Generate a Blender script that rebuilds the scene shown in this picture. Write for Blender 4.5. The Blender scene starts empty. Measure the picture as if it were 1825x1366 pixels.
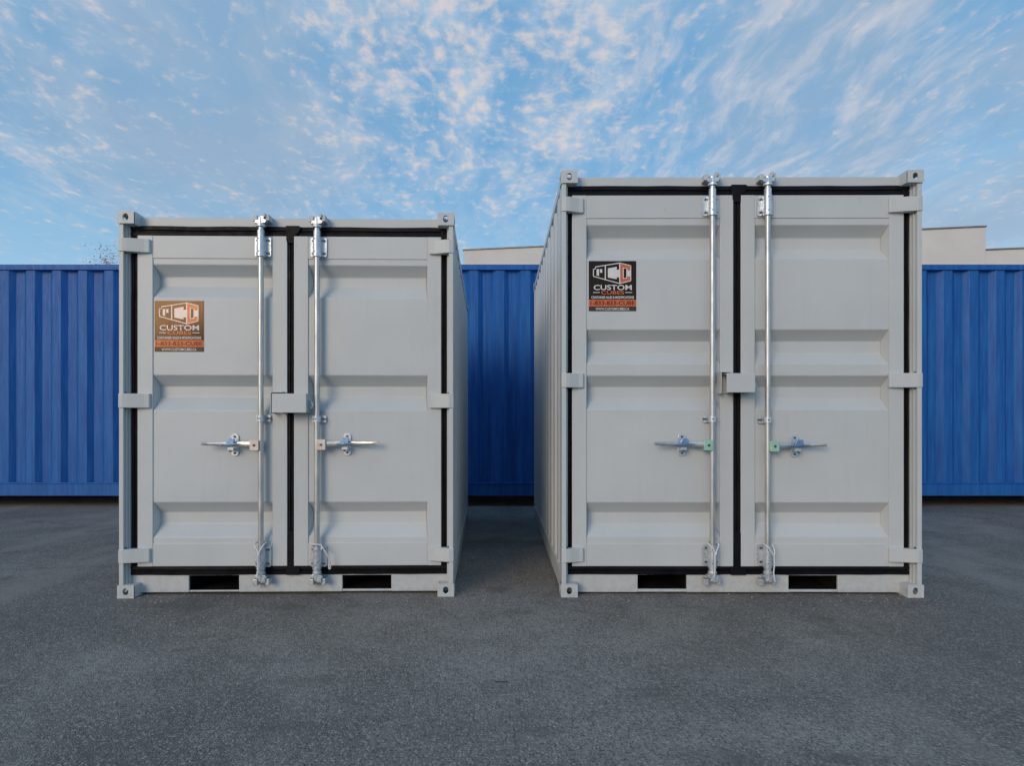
import bpy, math, random
from mathutils import Vector, Matrix

random.seed(11)
PI = math.pi
R = math.radians
scene = bpy.context.scene
col = scene.collection

# ------------------------------------------------------------------ camera
cam_d = bpy.data.cameras.new('camera')
cam = bpy.data.objects.new('camera', cam_d)
col.objects.link(cam)
cam.location = (0, 0, 1.064)
cam.rotation_euler = (R(90), 0, 0)
cam_d.sensor_fit = 'HORIZONTAL'
cam_d.sensor_width = 36
cam_d.lens = 36 * 1080 / 1825
cam_d.shift_x = 0.01397
cam_d.shift_y = 0.0378
cam_d.clip_start = 0.05
cam_d.clip_end = 5000
scene.camera = cam

# ------------------------------------------------------------------ light
SUN_AZ = 212.0      # degrees clockwise from +Y (the view direction): behind the camera, to its left
SUN_EL = 20.0
world = bpy.data.worlds.new('World')
scene.world = world
world.use_nodes = True

sun_d = bpy.data.lights.new('sun', 'SUN')
sun = bpy.data.objects.new('sun', sun_d)
col.objects.link(sun)
sun_d.energy = 1.3
sun_d.angle = R(28)
sun_d.color = (1.0, 0.78, 0.56)
a, e = R(SUN_AZ), R(SUN_EL)
to_sun = Vector((math.sin(a) * math.cos(e), math.cos(a) * math.cos(e), math.sin(e)))
sun.rotation_euler = to_sun.to_track_quat('Z', 'Y').to_euler()
sun.location = (-6, -8, 6)

cy = scene.cycles
cy.max_bounces = 5
cy.diffuse_bounces = 3
cy.glossy_bounces = 3
cy.transmission_bounces = 1
cy.transparent_max_bounces = 2
cy.caustics_reflective = False
cy.caustics_refractive = False
cy.use_adaptive_sampling = True
cy.adaptive_threshold = 0.02
scene.view_settings.view_transform = 'Standard'
scene.view_settings.look = 'None'
scene.view_settings.exposure = 0.0
scene.view_settings.gamma = 1.0
scene.view_settings.use_curve_mapping = False


class NT:
    """small helper around a node tree"""
    def __init__(self, tree):
        self.t = tree
        self.n = tree.nodes
        self.n.clear()

    def add(self, typ, **kw):
        nd = self.n.new(typ)
        for k, v in kw.items():
            setattr(nd, k, v)
        return nd

    def link(self, a, b):
        self.t.links.new(a, b)

    def put(self, sock, v):
        if isinstance(v, bpy.types.NodeSocket):
            self.link(v, sock)
        else:
            sock.default_value = v

    def math(self, op, a, b=0.0, c=0.0, clamp=False):
        nd = self.add('ShaderNodeMath', operation=op, use_clamp=clamp)
        self.put(nd.inputs[0], a)
        self.put(nd.inputs[1], b)
        self.put(nd.inputs[2], c)
        return nd.outputs[0]

    def mix(self, f, a, b, blend='MIX'):
        nd = self.add('ShaderNodeMix', data_type='RGBA', blend_type=blend)
        self.put(nd.inputs[0], f)
        for s, v in ((nd.inputs[6], a), (nd.inputs[7], b)):
            if isinstance(v, tuple) and len(v) == 3:
                v = (*v, 1)
            self.put(s, v)
        return nd.outputs[2]

    def noise(self, vec, scale, detail=3.0, rough=0.5, distort=0.0, dim='3D', w=0.0):
        nd = self.add('ShaderNodeTexNoise', noise_dimensions=dim)
        self.link(vec, nd.inputs['Vector'])
        nd.inputs['Scale'].default_value = scale
        nd.inputs['Detail'].default_value = detail
        nd.inputs['Roughness'].default_value = rough
        nd.inputs['Distortion'].default_value = distort
        return nd.outputs['Fac']

    def ramp(self, v, lo, hi, a=0.0, b=1.0, smooth=True):
        nd = self.add('ShaderNodeMapRange', interpolation_type='SMOOTHSTEP' if smooth else 'LINEAR')
        self.put(nd.inputs[0], v)
        for i, x in enumerate((lo, hi, a, b)):
            nd.inputs[i + 1].default_value = x
        return nd.outputs[0]

    def mapping(self, vec, scale=(1, 1, 1), rot=(0, 0, 0), loc=(0, 0, 0)):
        nd = self.add('ShaderNodeMapping')
        self.link(vec, nd.inputs[0])
        nd.inputs['Location'].default_value = loc
        nd.inputs['Rotation'].default_value = rot
        nd.inputs['Scale'].default_value = scale
        return nd.outputs[0]


def build_sky():
    world.cycles.sampling_method = 'MANUAL'
    world.cycles.sample_map_resolution = 512
    k = NT(world.node_tree)
    out = k.add('ShaderNodeOutputWorld')
    bg = k.add('ShaderNodeBackground')
    bg.inputs['Strength'].default_value = 0.1
    k.link(bg.outputs[0], out.inputs[0])
    sky = k.add('ShaderNodeTexSky', sky_type='NISHITA', sun_disc=False)
    sky.sun_elevation = R(SUN_EL)
    sky.sun_rotation = R(SUN_AZ)
    sky.air_density = 1.0
    sky.dust_density = 0.6
    sky.ozone_density = 1.6
    tc = k.add('ShaderNodeTexCoord')
    d = tc.outputs['Generated']
    sep = k.add('ShaderNodeSeparateXYZ')
    k.link(d, sep.inputs[0])

    def patch(az, el, r0, r1):
        """soft round region of the sky, centred on an azimuth and elevation in degrees"""
        v = (math.sin(R(az)) * math.cos(R(el)), math.cos(R(az)) * math.cos(R(el)), math.sin(R(el)))
        dt = k.add('ShaderNodeVectorMath', operation='DOT_PRODUCT')
        k.link(d, dt.inputs[0])
        dt.inputs[1].default_value = v
        return k.ramp(dt.outputs['Value'], math.cos(R(r1)), math.cos(R(r0)))

    # cloud deck: the view direction meets a level layer high overhead
    zz = k.math('ADD', k.math('MAXIMUM', sep.outputs[2], 0.0), 0.10)
    cmb = k.add('ShaderNodeCombineXYZ')
    k.put(cmb.inputs[0], k.math('DIVIDE', sep.outputs[0], zz))
    k.put(cmb.inputs[1], k.math('DIVIDE', sep.outputs[1], zz))
    P = cmb.outputs[0]
    warp = k.noise(k.mapping(P, loc=(5.3, 0.7, 0)), 2.2, 2, 0.5)
    wv = k.add('ShaderNodeVectorMath', operation='ADD')
    k.link(P, wv.inputs[0])
    wc = k.add('ShaderNodeCombineXYZ')
    k.put(wc.inputs[0], k.math('MULTIPLY', k.math('SUBTRACT', warp, 0.5), 0.16))
    k.link(wc.outputs[0], wv.inputs[1])
    Q = wv.outputs[0]
    big = k.noise(k.mapping(P, loc=(2.3, 0.4, 0)), 0.9, 2, 0.55)
    big2 = k.noise(k.mapping(P, (1, 0.55, 1), loc=(7.1, 3.3, 0)), 1.2, 2, 0.55)
    cells = k.noise(k.mapping(Q, (1.0, 0.74, 1)), 27.0, 3, 0.58)
    lump = k.noise(k.mapping(Q, (1.0, 0.55, 1), loc=(3, 3, 0)), 7.0, 3, 0.55)
    cov = k.math('ADD', k.math('MULTIPLY', k.ramp(big, 0.34, 0.72), 0.40),
                 k.math('ADD', k.math('MULTIPLY', patch(-2, 32, 3, 19), 0.60), k.math('MULTIPLY', patch(-38, 27, 2, 11), 0.45)))
    c1 = cells
    fleck = k.ramp(k.math('ADD', c1, k.math('MULTIPLY_ADD', cov, 0.20, k.math('MULTIPLY_ADD', lump, 0.45, -0.86))), -0.08, 0.32)
    soft = k.math('MULTIPLY', k.ramp(lump, 0.36, 0.68), k.math('MINIMUM', cov, 1.0))
    # drawn-out streaks
    st = k.noise(k.mapping(Q, (1.0, 0.34, 1), rot=(0, 0, R(7)), loc=(4, 1, 0)), 13.0, 4, 0.62)
    stm = k.math('ADD', k.math('MULTIPLY', k.ramp(big2, 0.35, 0.65), 0.5), k.math('MULTIPLY', patch(22, 27, 3, 20), 0.65), clamp=True)
    streak = k.math('MULTIPLY', k.ramp(st, 0.40, 0.76), stm)
    # grey-lilac veils and thin high haze
    vn = k.noise(k.mapping(Q, (1, 0.4, 1), loc=(1, 9, 0)), 2.2, 3, 0.55)
    veil = k.math('MULTIPLY', k.ramp(vn, 0.28, 0.62), k.math('ADD', k.math('MULTIPLY', patch(36, 23, 3, 20), 0.9), k.math('MULTIPLY', patch(-26, 28, 3, 17), 0.9), clamp=True))
    hz = k.ramp(sep.outputs[2], 0.08, 0.26)
    base = k.mix(0.70, sky.outputs[0], (1.95, 4.72, 7.8))
    glow = k.mix(1.0, sky.outputs[0], (0.9, 0.9, 0.9), 'MULTIPLY')
    base = k.mix(1.0, base, glow, 'LIGHTEN')
    low = k.ramp(sep.outputs[2], 0.12, 0.42, 1.0, 0.0)
    base = k.mix(k.math('MULTIPLY', low, k.math('MULTIPLY_ADD', patch(45, 14, 4, 40), 0.32, 0.52)), base, (4.8, 7.1, 8.8))
    c = k.mix(k.math('MULTIPLY', veil, 0.95), base, (3.2, 4.4, 5.9))
    c = k.mix(k.math('MULTIPLY', k.math('MULTIPLY', soft, 0.55), hz), c, (5.6, 6.6, 7.7))
    c = k.mix(k.math('MULTIPLY', k.math('MULTIPLY', streak, 0.62), hz), c, (6.9, 6.7, 7.0))
    c = k.mix(k.math('MULTIPLY', k.math('MULTIPLY', fleck, 0.70), hz), c, (8.0, 6.8, 6.2))
    k.link(c, bg.inputs['Color'])


build_sky()


# ------------------------------------------------------------------ materials
def material(name):
    m = bpy.data.materials.new(name)
    m.use_nodes = True
    k = NT(m.node_tree)
    out = k.add('ShaderNodeOutputMaterial')
    b = k.add('ShaderNodeBsdfPrincipled')
    k.link(b.outputs[0], out.inputs[0])
    tc = k.add('ShaderNodeTexCoord')
    return m, k, b, tc.outputs['Object']


def bump(k, b, h, strength, dist):
    nd = k.add('ShaderNodeBump')
    nd.inputs['Strength'].default_value = strength
    nd.inputs['Distance'].default_value = dist
    k.link(h, nd.inputs['Height'])
    k.link(nd.outputs[0], b.inputs['Normal'])


def mottled(name, c0, c1, rough=0.5, scale=3.0, metal=0.0, rvar=0.1, bump_s=0.0, bump_scale=60.0, spec=0.5, stretch=(1, 1, 1), grime=None):
    m, k, b, o = material(name)
    v = k.mapping(o, stretch)
    n = k.noise(v, scale, 5, 0.6)
    c = k.mix(k.ramp(n, 0.3, 0.7), c0, c1)
    if grime:
        g = k.noise(k.mapping(o, (3, 3, 0.6)), 4.0, 6, 0.65)
        c = k.mix(k.math('MULTIPLY', k.ramp(g, 0.55, 0.85), 0.35), c, grime)
        s = k.noise(o, 130.0, 2, 0.5)
        c = k.mix(k.math('MULTIPLY', k.ramp(s, 0.68, 0.76), 0.35), c, grime)
    k.link(c, b.inputs['Base Color'])
    k.put(b.inputs['Roughness'], k.ramp(k.noise(v, scale * 2.3, 4, 0.6), 0.3, 0.7, rough - rvar, rough + rvar))
    b.inputs['Metallic'].default_value = metal
    b.inputs['Specular IOR Level'].default_value = spec
    if bump_s:
        bump(k, b, k.noise(o, bump_scale, 3, 0.5), bump_s, 0.002)
    return m


M = {}


def grey_paint(name, c0, c1, rough):
    """clean sprayed steel: faint tone drift, run-off streaks, a few scuffs and rust pricks, slightly wavy sheet"""
    m, k, b, o = material(name)
    n = k.noise(o, 1.3, 3, 0.6)
    c = k.mix(k.ramp(n, 0.3, 0.7), c0, c1)
    g = k.noise(k.mapping(o, (6, 6, 0.45)), 4.0, 4, 0.65)
    c = k.mix(k.math('MULTIPLY', k.ramp(g, 0.50, 0.80), 0.10), c, (0.42, 0.42, 0.40))
    s = k.noise(o, 26.0, 4, 0.62)
    c = k.mix(k.math('MULTIPLY', k.ramp(s, 0.68, 0.76), 0.30), c, (0.36, 0.34, 0.31))
    sep = k.add('ShaderNodeSeparateXYZ')
    k.link(o, sep.inputs[0])
    splash = k.math('MULTIPLY', k.ramp(sep.outputs[2], 0.0, 0.22, 1.0, 0.0), k.ramp(s, 0.38, 0.68))
    c = k.mix(k.math('MULTIPLY', splash, 0.30), c, (0.30, 0.29, 0.265))
    k.link(c, b.inputs['Base Color'])
    k.put(b.inputs['Roughness'], k.ramp(n, 0.3, 0.7, rough - 0.03, rough + 0.08))
    bump(k, b, k.noise(o, 4.0, 2, 0.5), 0.5, 0.008)
    return m


M['grey'] = grey_paint('grey_container_paint', (0.555, 0.582, 0.592), (0.60, 0.625, 0.633), 0.40)
M['grey2'] = grey_paint('grey_frame_paint', (0.548, 0.574, 0.58), (0.592, 0.617, 0.622), 0.43)
M['rubber'] = mottled('black_rubber', (0.003, 0.003, 0.005), (0.008, 0.008, 0.011), 0.55, 9.0, spec=0.18, bump_s=0.3, bump_scale=30)
M['dark'] = mottled('shade_black_steel', (0.004, 0.004, 0.004), (0.012, 0.011, 0.01), 0.8, 6.0, spec=0.2)  # near-black colour stands in for shade inside the fork pockets; floors share it
M['zinc'] = mottled('galvanised_steel', (0.50, 0.51, 0.50), (0.70, 0.69, 0.66), 0.42, 22.0, metal=0.8, rvar=0.07, bump_s=0.06, bump_scale=90, stretch=(1, 1, 0.25))
M['zincplate'] = mottled('zinc_plated_steel', (0.56, 0.62, 0.68), (0.74, 0.77, 0.79), 0.36, 30.0, metal=0.6, rvar=0.12, bump_s=0.2, bump_scale=120)
M['zincblue'] = mottled('blue_zinc_latch', (0.20, 0.33, 0.58), (0.34, 0.50, 0.75), 0.3, 25.0, metal=0.7, rvar=0.1)
M['zincpink'] = mottled('pinkish_zinc_hub', (0.62, 0.52, 0.47), (0.72, 0.66, 0.62), 0.4, 30.0, metal=0.35)
M['zincgreen'] = mottled('greenish_zinc_hub', (0.36, 0.66, 0.45), (0.50, 0.72, 0.56), 0.4, 30.0, metal=0.35)
M['bolt'] = mottled('dark_bolt', (0.06, 0.09, 0.13), (0.14, 0.18, 0.23), 0.4, 60.0, metal=0.6)
M['plastic'] = mottled('white_plastic_tie', (0.70, 0.71, 0.72), (0.80, 0.80, 0.80), 0.45, 20.0)
M['print_black'] = mottled('sticker_black', (0.006, 0.006, 0.008), (0.010, 0.009, 0.012), 0.12, 5.0, rvar=0.02)
M['print_orange'] = mottled('sticker_orange', (0.62, 0.16, 0.075), (0.68, 0.19, 0.09), 0.12, 5.0, rvar=0.02)
M['print_white'] = mottled('sticker_white', (0.74, 0.74, 0.76), (0.80, 0.80, 0.80), 0.12, 5.0, rvar=0.02)
M['print_maroon'] = mottled('sticker_maroon', (0.16, 0.012, 0.01), (0.20, 0.016, 0.014), 0.12, 5.0, rvar=0.02)
M['print_charcoal'] = mottled('sticker_charcoal', (0.035, 0.032, 0.034), (0.05, 0.045, 0.045), 0.12, 5.0, rvar=0.02)
for q in ('black', 'orange', 'white', 'maroon', 'charcoal'):      # orange specular tint paints extra sunset warmth into the gloss reflection
    bs = M['print_' + q].node_tree.nodes['Principled BSDF']
    bs.inputs['Specular Tint'].default_value = (1.0, 0.62, 0.34, 1)
    bs.inputs['Specular IOR Level'].default_value = 0.5
M['stucco'] = mottled('pale_building_render', (0.66, 0.64, 0.61), (0.72, 0.70, 0.67), 0.85, 0.7, bump_s=0.4, bump_scale=14)
M['cap'] = mottled('parapet_flashing', (0.20, 0.20, 0.20), (0.26, 0.26, 0.255), 0.5, 3.0, metal=0.3)
M['bark'] = mottled('pale_bark', (0.55, 0.45, 0.44), (0.68, 0.58, 0.57), 0.8, 14.0, bump_s=0.5, bump_scale=40)
M['grit'] = mottled('stone_grit', (0.14, 0.13, 0.12), (0.42, 0.40, 0.37), 0.85, 30.0)
M['twig'] = mottled('dark_twig', (0.03, 0.022, 0.016), (0.06, 0.045, 0.035), 0.8, 30.0)
M['leaf'] = mottled('russet_leaf', (0.55, 0.32, 0.30), (0.72, 0.54, 0.52), 0.6, 2.0)


def blue_paint():
    m, k, b, o = material('blue_container_paint')
    n = k.noise(k.mapping(o, (5, 5, 0.35)), 5.0, 4, 0.62)
    c = k.mix(k.ramp(n, 0.3, 0.72), (0.008, 0.094, 0.36), (0.020, 0.148, 0.46))
    n2 = k.noise(k.mapping(o, (9, 9, 0.9)), 11.0, 3, 0.7)
    c = k.mix(k.math('MULTIPLY', k.ramp(n2, 0.56, 0.8), 0.18), c, (0.05, 0.20, 0.50))
    s = k.noise(o, 60.0, 3, 0.6)
    c = k.mix(k.math('MULTIPLY', k.ramp(s, 0.70, 0.78), 0.5), c, (0.05, 0.04, 0.05))
    k.link(c, b.inputs['Base Color'])
    k.put(b.inputs['Roughness'], k.ramp(n2, 0.3, 0.7, 0.42, 0.60))
    b.inputs['Specular IOR Level'].default_value = 0.3
    bump(k, b, k.noise(k.mapping(o, (1, 1, 0.3)), 9.0, 2, 0.5), 0.3, 0.006)
    return m


M['blue'] = blue_paint()


def asphalt():
    m, k, b, o = material('asphalt')
    vo = k.add('ShaderNodeTexVoronoi', feature='F1', voronoi_dimensions='2D')
    k.link(o, vo.inputs['Vector'])
    vo.inputs['Scale'].default_value = 170.0
    sepc = k.add('ShaderNodeSeparateColor')
    k.link(vo.outputs['Color'], sepc.inputs[0])
    stone, tone = sepc.outputs[0], sepc.outputs[1]
    big = k.noise(o, 0.45, 4, 0.6, 0.6)
    mid = k.noise(o, 3.2, 4, 0.65)
    c = k.mix(k.ramp(big, 0.38, 0.62), (0.180, 0.163, 0.145), (0.325, 0.297, 0.265))
    c = k.mix(k.ramp(mid, 0.38, 0.72, 0.0, 0.6), c, (0.168, 0.153, 0.137))
    # chips of paler and darker stone in the binder
    c = k.mix(k.math('MULTIPLY', k.ramp(stone, 0.62, 1.0), 0.50), c, (0.44, 0.415, 0.38))
    c = k.mix(k.math('MULTIPLY', k.ramp(tone, 0.55, 1.0), 0.55), c, (0.075, 0.068, 0.060))
    vb = k.add('ShaderNodeTexVoronoi', feature='F1', voronoi_dimensions='2D')
    k.link(o, vb.inputs['Vector'])
    vb.inputs['Scale'].default_value = 76.0
    sb = k.add('ShaderNodeSeparateColor')
    k.link(vb.outputs['Color'], sb.inputs[0])
    core = k.ramp(vb.outputs['Distance'], 0.25, 0.45, 1.0, 0.0)
    c = k.mix(k.math('MULTIPLY', k.math('MULTIPLY', k.ramp(sb.outputs[0], 0.60, 0.85), core), 0.50), c, (0.50, 0.47, 0.43))
    c = k.mix(k.math('MULTIPLY', k.math('MULTIPLY', k.ramp(sb.outputs[1], 0.55, 0.8), core), 0.65), c, (0.060, 0.054, 0.048))
    # worn paler lanes, old drips and a few oil spots
    lane = k.noise(k.mapping(o, (1.0, 0.12, 1), rot=(0, 0, R(-62)), loc=(1.3, 2.0, 0)), 1.6, 3, 0.5)
    c = k.mix(k.math('MULTIPLY', k.ramp(lane, 0.52, 0.68), 0.45), c, (0.33, 0.30, 0.265))
    stn = k.noise(k.mapping(o, (1, 1.3, 1), loc=(3, 8, 0)), 2.1, 4, 0.62, 0.8)
    c = k.mix(k.math('MULTIPLY', k.ramp(stn, 0.56, 0.68), 0.55), c, (0.125, 0.113, 0.099))
    k.link(c, b.inputs['Base Color'])
    k.put(b.inputs['Roughness'], k.ramp(mid, 0.3, 0.7, 0.74, 0.92))
    b.inputs['Specular IOR Level'].default_value = 0.3
    h = k.math('MULTIPLY_ADD', vo.outputs['Distance'], -0.8, k.math('MULTIPLY', k.noise(o, 9.0, 3, 0.6), 2.2))
    bump(k, b, h, 0.7, 0.006)
    return m


M['asphalt'] = asphalt()


# ------------------------------------------------------------------ mesh builder
class MB:
    def __init__(self):
        self.v, self.f, self.mi = [], [], []
        self.cur = 0

    def face(self, idx):
        self.f.append(tuple(idx))
        self.mi.append(self.cur)

    def quad(self, *pts):
        n = len(self.v)
        self.v += [tuple(p) for p in pts]
        self.face(range(n, n + len(pts)))

    def box(self, x0, x1, y0, y1, z0, z1):
        n = len(self.v)
        self.v += [(x0, y0, z0), (x1, y0, z0), (x1, y1, z0), (x0, y1, z0), (x0, y0, z1), (x1, y0, z1), (x1, y1, z1), (x0, y1, z1)]
        for q in ((3, 2, 1, 0), (4, 5, 6, 7), (0, 1, 5, 4), (1, 2, 6, 5), (2, 3, 7, 6), (3, 0, 4, 7)):
            self.face([n + i for i in q])

    def tube(self, pts, rad, n=12, caps=True):
        pts = [Vector(p) for p in pts]
        if not isinstance(rad, (list, tuple)):
            rad = [rad] * len(pts)
        base = len(self.v)
        ref = None
        for i, p in enumerate(pts):
            t = (pts[min(i + 1, len(pts) - 1)] - pts[max(i - 1, 0)]).normalized()
            if ref is None:
                ref = Vector((1, 0, 0)) if abs(t.x) < 0.9 else Vector((0, 1, 0))
            u = (ref - t * ref.dot(t)).normalized()
            ref = u
            w = t.cross(u)
            for j in range(n):
                an = 2 * PI * j / n
                self.v.append(tuple(p + (u * math.cos(an) + w * math.sin(an)) * rad[i]))
        for i in range(len(pts) - 1):
            for j in range(n):
                a0 = base + i * n + j
                a1 = base + i * n + (j + 1) % n
                self.face((a0, a1, a1 + n, a0 + n))
        if caps:
            self.face([base + j for j in reversed(range(n))])
            self.face([base + (len(pts) - 1) * n + j for j in range(n)])

    def prism_y(self, poly, y0, y1):
        """closed outline in (x, z), pushed from y0 (front) back to y1"""
        n = len(self.v)
        m = len(poly)
        self.v += [(p[0], y0, p[1]) for p in poly] + [(p[0], y1, p[1]) for p in poly]
        self.face([n + i for i in range(m)])
        self.face([n + m + i for i in reversed(range(m))])
        for i in range(m):
            j = (i + 1) % m
            self.face((n + j, n + i, n + m + i, n + m + j))

    def plate_hole(self, o, ux, uz, nrm, w, h, hc, hw, hh, th, seg=20):
        """plate with an oval hole; o corner, ux/uz unit axes, nrm inward normal"""
        o, ux, uz, nrm = Vector(o), Vector(ux), Vector(uz), Vector(nrm)
        outer, inner = [], []
        for i in range(seg):
            an = 2 * PI * (i + 0.5) / seg
            c, s = math.cos(an), math.sin(an)
            inner.append((hc[0] + hw * c, hc[1] + hh * s))
            # push the ray out to the rectangle
            t = min([(w - hc[0]) / c if c > 1e-6 else 9e9, -hc[0] / c if c < -1e-6 else 9e9, (h - hc[1]) / s if s > 1e-6 else 9e9, -hc[1] / s if s < -1e-6 else 9e9])
            outer.append([hc[0] + t * c, hc[1] + t * s])
        for cx_, cz_ in ((0, 0), (w, 0), (w, h), (0, h)):
            i = min(range(seg), key=lambda q: (outer[q][0] - cx_) ** 2 + (outer[q][1] - cz_) ** 2)
            outer[i] = [cx_, cz_]
        n = len(self.v)
        for off in (0, th):
            for p in outer + inner:
                self.v.append(tuple(o + ux * p[0] + uz * p[1] + nrm * off))
        S = seg
        for i in range(S):
            j = (i + 1) % S
            self.face((n + i, n + j, n + S + j, n + S + i))
            self.face((n + 2 * S + j, n + 2 * S + i, n + 3 * S + i, n + 3 * S + j))
            self.face((n + S + i, n + S + j, n + 3 * S + j, n + 3 * S + i))

    def build(self, name, mats, parent=None, bevel=0.0, smooth=False, segs=2):
        me = bpy.data.meshes.new(name)
        me.from_pydata(self.v, [], self.f)
        if not isinstance(mats, (list, tuple)):
            mats = [mats]
        for m in mats:
            me.materials.append(M[m])
        for p, i in zip(me.polygons, self.mi):
            p.material_index = i
            p.use_smooth = smooth
        me.update()
        o = bpy.data.objects.new(name, me)
        col.objects.link(o)
        if parent:
            o.parent = parent
        if bevel:
            md = o.modifiers.new('soft_edges', 'BEVEL')
            md.width = bevel
            md.segments = segs
            md.limit_method = 'ANGLE'
            md.angle_limit = R(35)
        if smooth:
            md = o.modifiers.new('normals', 'WEIGHTED_NORMAL') if False else None
            me.set_sharp_from_angle(angle=R(40))
        return o


def part(name, mats, parent, fn, bevel=0.0, smooth=False):
    b = MB()
    fn(b)
    return b.build(name, mats, parent, bevel, smooth)


def tag(o, label, cat, group=None):
    o['label'] = label
    o['category'] = cat
    if group:
        o['group'] = group
    return o


def empty(name, loc, rz=0.0):
    o = bpy.data.objects.new(name, None)
    o.empty_display_size = 0.2
    col.objects.link(o)
    o.location = loc
    o.rotation_euler = (0, 0, rz)
    return o


# ------------------------------------------------------------------ ground
g = MB()
S = 1500.0
g.quad((-S, -S, 0), (S, -S, 0), (S, S, 0), (-S, S, 0))
go = g.build('asphalt_ground', 'asphalt')
go['kind'] = 'structure'


# ------------------------------------------------------------------ corrugated sheets
def corrugated_x(b, x0, x1, z0, z1, yo, depth, period, phase=0.0):
    """sheet along x whose outer flats lie at y=yo and whose inner flats lie at yo+depth"""
    seg = [(0.0, 0), (0.32, 0), (0.50, 1), (0.82, 1), (1.0, 0)]
    pts = [(x0, 0 if False else None)]
    xs = []
    k0 = math.floor((x0 - phase) / period) - 1
    x = phase + k0 * period
    while x < x1 + period:
        for f, dd in seg[:-1]:
            xs.append((x + f * period, dd))
        x += period
    def val(xx):
        for (xa, da), (xb, db) in zip(xs, xs[1:]):
            if xa <= xx <= xb:
                return da + (db - da) * (xx - xa) / (xb - xa)
        return 0
    line = [(x0, val(x0))] + [p for p in xs if x0 < p[0] < x1] + [(x1, val(x1))]
    n = len(b.v)
    for xx, dd in line:
        b.v += [(xx, yo + dd * depth, z0), (xx, yo + dd * depth, z1)]
    for i in range(len(line) - 1):
        q = n + 2 * i
        b.face((q, q + 2, q + 3, q + 1))


def corrugated_y(b, y0, y1, z0, z1, xo, depth, period):
    t = MB()
    corrugated_x(t, y0, y1, z0, z1, xo, depth, period)
    n = len(b.v)
    b.v += [(p[1], p[0], p[2]) for p in t.v]
    for f in t.f:
        b.face([n + i for i in f])


def casting(b, x0, x1, y0, y1, z0, z1, out_x, top):
    """hollow corner casting with oval holes in the end, side and top or bottom faces"""
    w, dp, h = x1 - x0, y1 - y0, z1 - z0
    th = 0.012
    b.plate_hole((x0, y0, z0), (1, 0, 0), (0, 0, 1), (0, 1, 0), w, h, (w * 0.5, h * 0.5), 0.0165, 0.021, th)
    xs = x0 if out_x < 0 else x1
    b.plate_hole((xs, y0 + th, z0), (0, 1, 0), (0, 0, 1), (-out_x, 0, 0), dp - th, h, (dp * 0.45, h * 0.5), 0.026, 0.019, th)
    xi0, xi1 = (x1 - th, x1) if out_x < 0 else (x0, x0 + th)
    b.box(xi0, xi1, y0 + th, y1, z0, z1)
    xa, xb = min(x0 + th, x1 - th), max(x0 + th, x1 - th)
    zt = z1 if top else z0
    s = -1 if top else 1
    b.plate_hole((xa, y0 + th, zt), (1, 0, 0), (0, 1, 0), (0, 0, s), xb - xa, dp - th, ((xb - xa) / 2, dp * 0.45), 0.02, 0.032, th)
    zo = z0 if top else z1
    b.box(xa, xb, y0 + th, y1 - th, zo if top else zo - th, zo + th if top else zo)
    b.box(xa, xb, y1 - th, y1, z0 + th, z1 - th)


def rounded(x0, x1, z0, z1, r, n=4):
    pts = []
    for cx, cz, a0 in ((x1 - r, z0 + r, -90), (x1 - r, z1 - r, 0), (x0 + r, z1 - r, 90), (x0 + r, z0 + r, 180)):
        for i in range(n + 1):
            an = R(a0 + 90 * i / n)
            pts.append((cx + r * math.cos(an), cz + r * math.sin(an)))
    return pts


# ------------------------------------------------------------------ grey storage containers
D_FRAME = 0.050      # door frame face behind the corner castings
D_PANEL = 0.056
D_GROOVE = 0.120
D_SILL = 0.075


def gasket(b, along, a0, a1, c0, c1, y):
    """double-lipped rubber strip; along 'z' or 'x'; a = run, c = cross range"""
    prof = [(0, 0.0), (0.06, -0.006), (0.38, -0.008), (0.47, 0.0), (0.53, 0.0), (0.62, -0.008), (0.94, -0.006), (1, 0.0)]
    n = len(b.v)
    steps = max(2, int((a1 - a0) / 0.12))
    for i in range(steps + 1):
        a = a0 + (a1 - a0) * i / steps
        wob = random.uniform(-0.0018, 0.0018) if 0 < i < steps else 0
        for t, dd in prof:
            c = c0 + (c1 - c0) * t + wob
            b.v.append((c, y + dd, a) if along == 'z' else (a, y + dd, c))
    m = len(prof)
    for i in range(steps):
        for j in range(m - 1):
            q = n + i * m + j
            b.face((q, q + 1, q + m + 1, q + m) if along == 'z' else (q, q + m, q + m + 1, q + 1))


def make_door(root, x0, x1, p0, p1, z0, z1, pz0, pz1, grooves, hinge_side):
    """leaf with stiles, rails and a pressed steel panel"""
    d = empty('door', (0, 0, 0))
    d.parent = root
    for a0, a1 in ((x0, p0), (p1, x1)):
        part('stile', 'grey', d, lambda b: b.box(a0, a1, D_FRAME, 0.10, z0, z1), 0.003)
    part('rail', 'grey', d, lambda b: b.box(p0, p1, D_FRAME + 0.001, 0.10, pz1, z1 - 0.0005), 0.003)
    part('rail', 'grey', d, lambda b: b.box(p0, p1, D_FRAME + 0.001, 0.10, z0 + 0.0005, pz0), 0.003)

    def panel(b):
        ins = 0.012
        line = [(pz1, D_PANEL)]
        for gz in grooves:
            line += [(gz[0], D_PANEL), (gz[1], D_GROOVE), (gz[2], D_GROOVE), (gz[3], D_PANEL)]
        line.append((pz0, D_PANEL))
        n = len(b.v)
        for z, y in line:
            k = ins if y > D_PANEL else 0.0005
            b.v += [(p0 + k, y, z), (p1 - k, y, z)]
        for i in range(len(line) - 1):
            q = n + 2 * i
            b.face((q + 2, q + 3, q + 1, q))
        for i in range(len(grooves)):
            q = n + 2 * (1 + 4 * i)
            b.face((q, q + 2, q + 4, q + 6))
            b.face((q + 7, q + 5, q + 3, q + 1))
    part('panel', 'grey', d, panel, 0.004)
    return d


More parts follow.
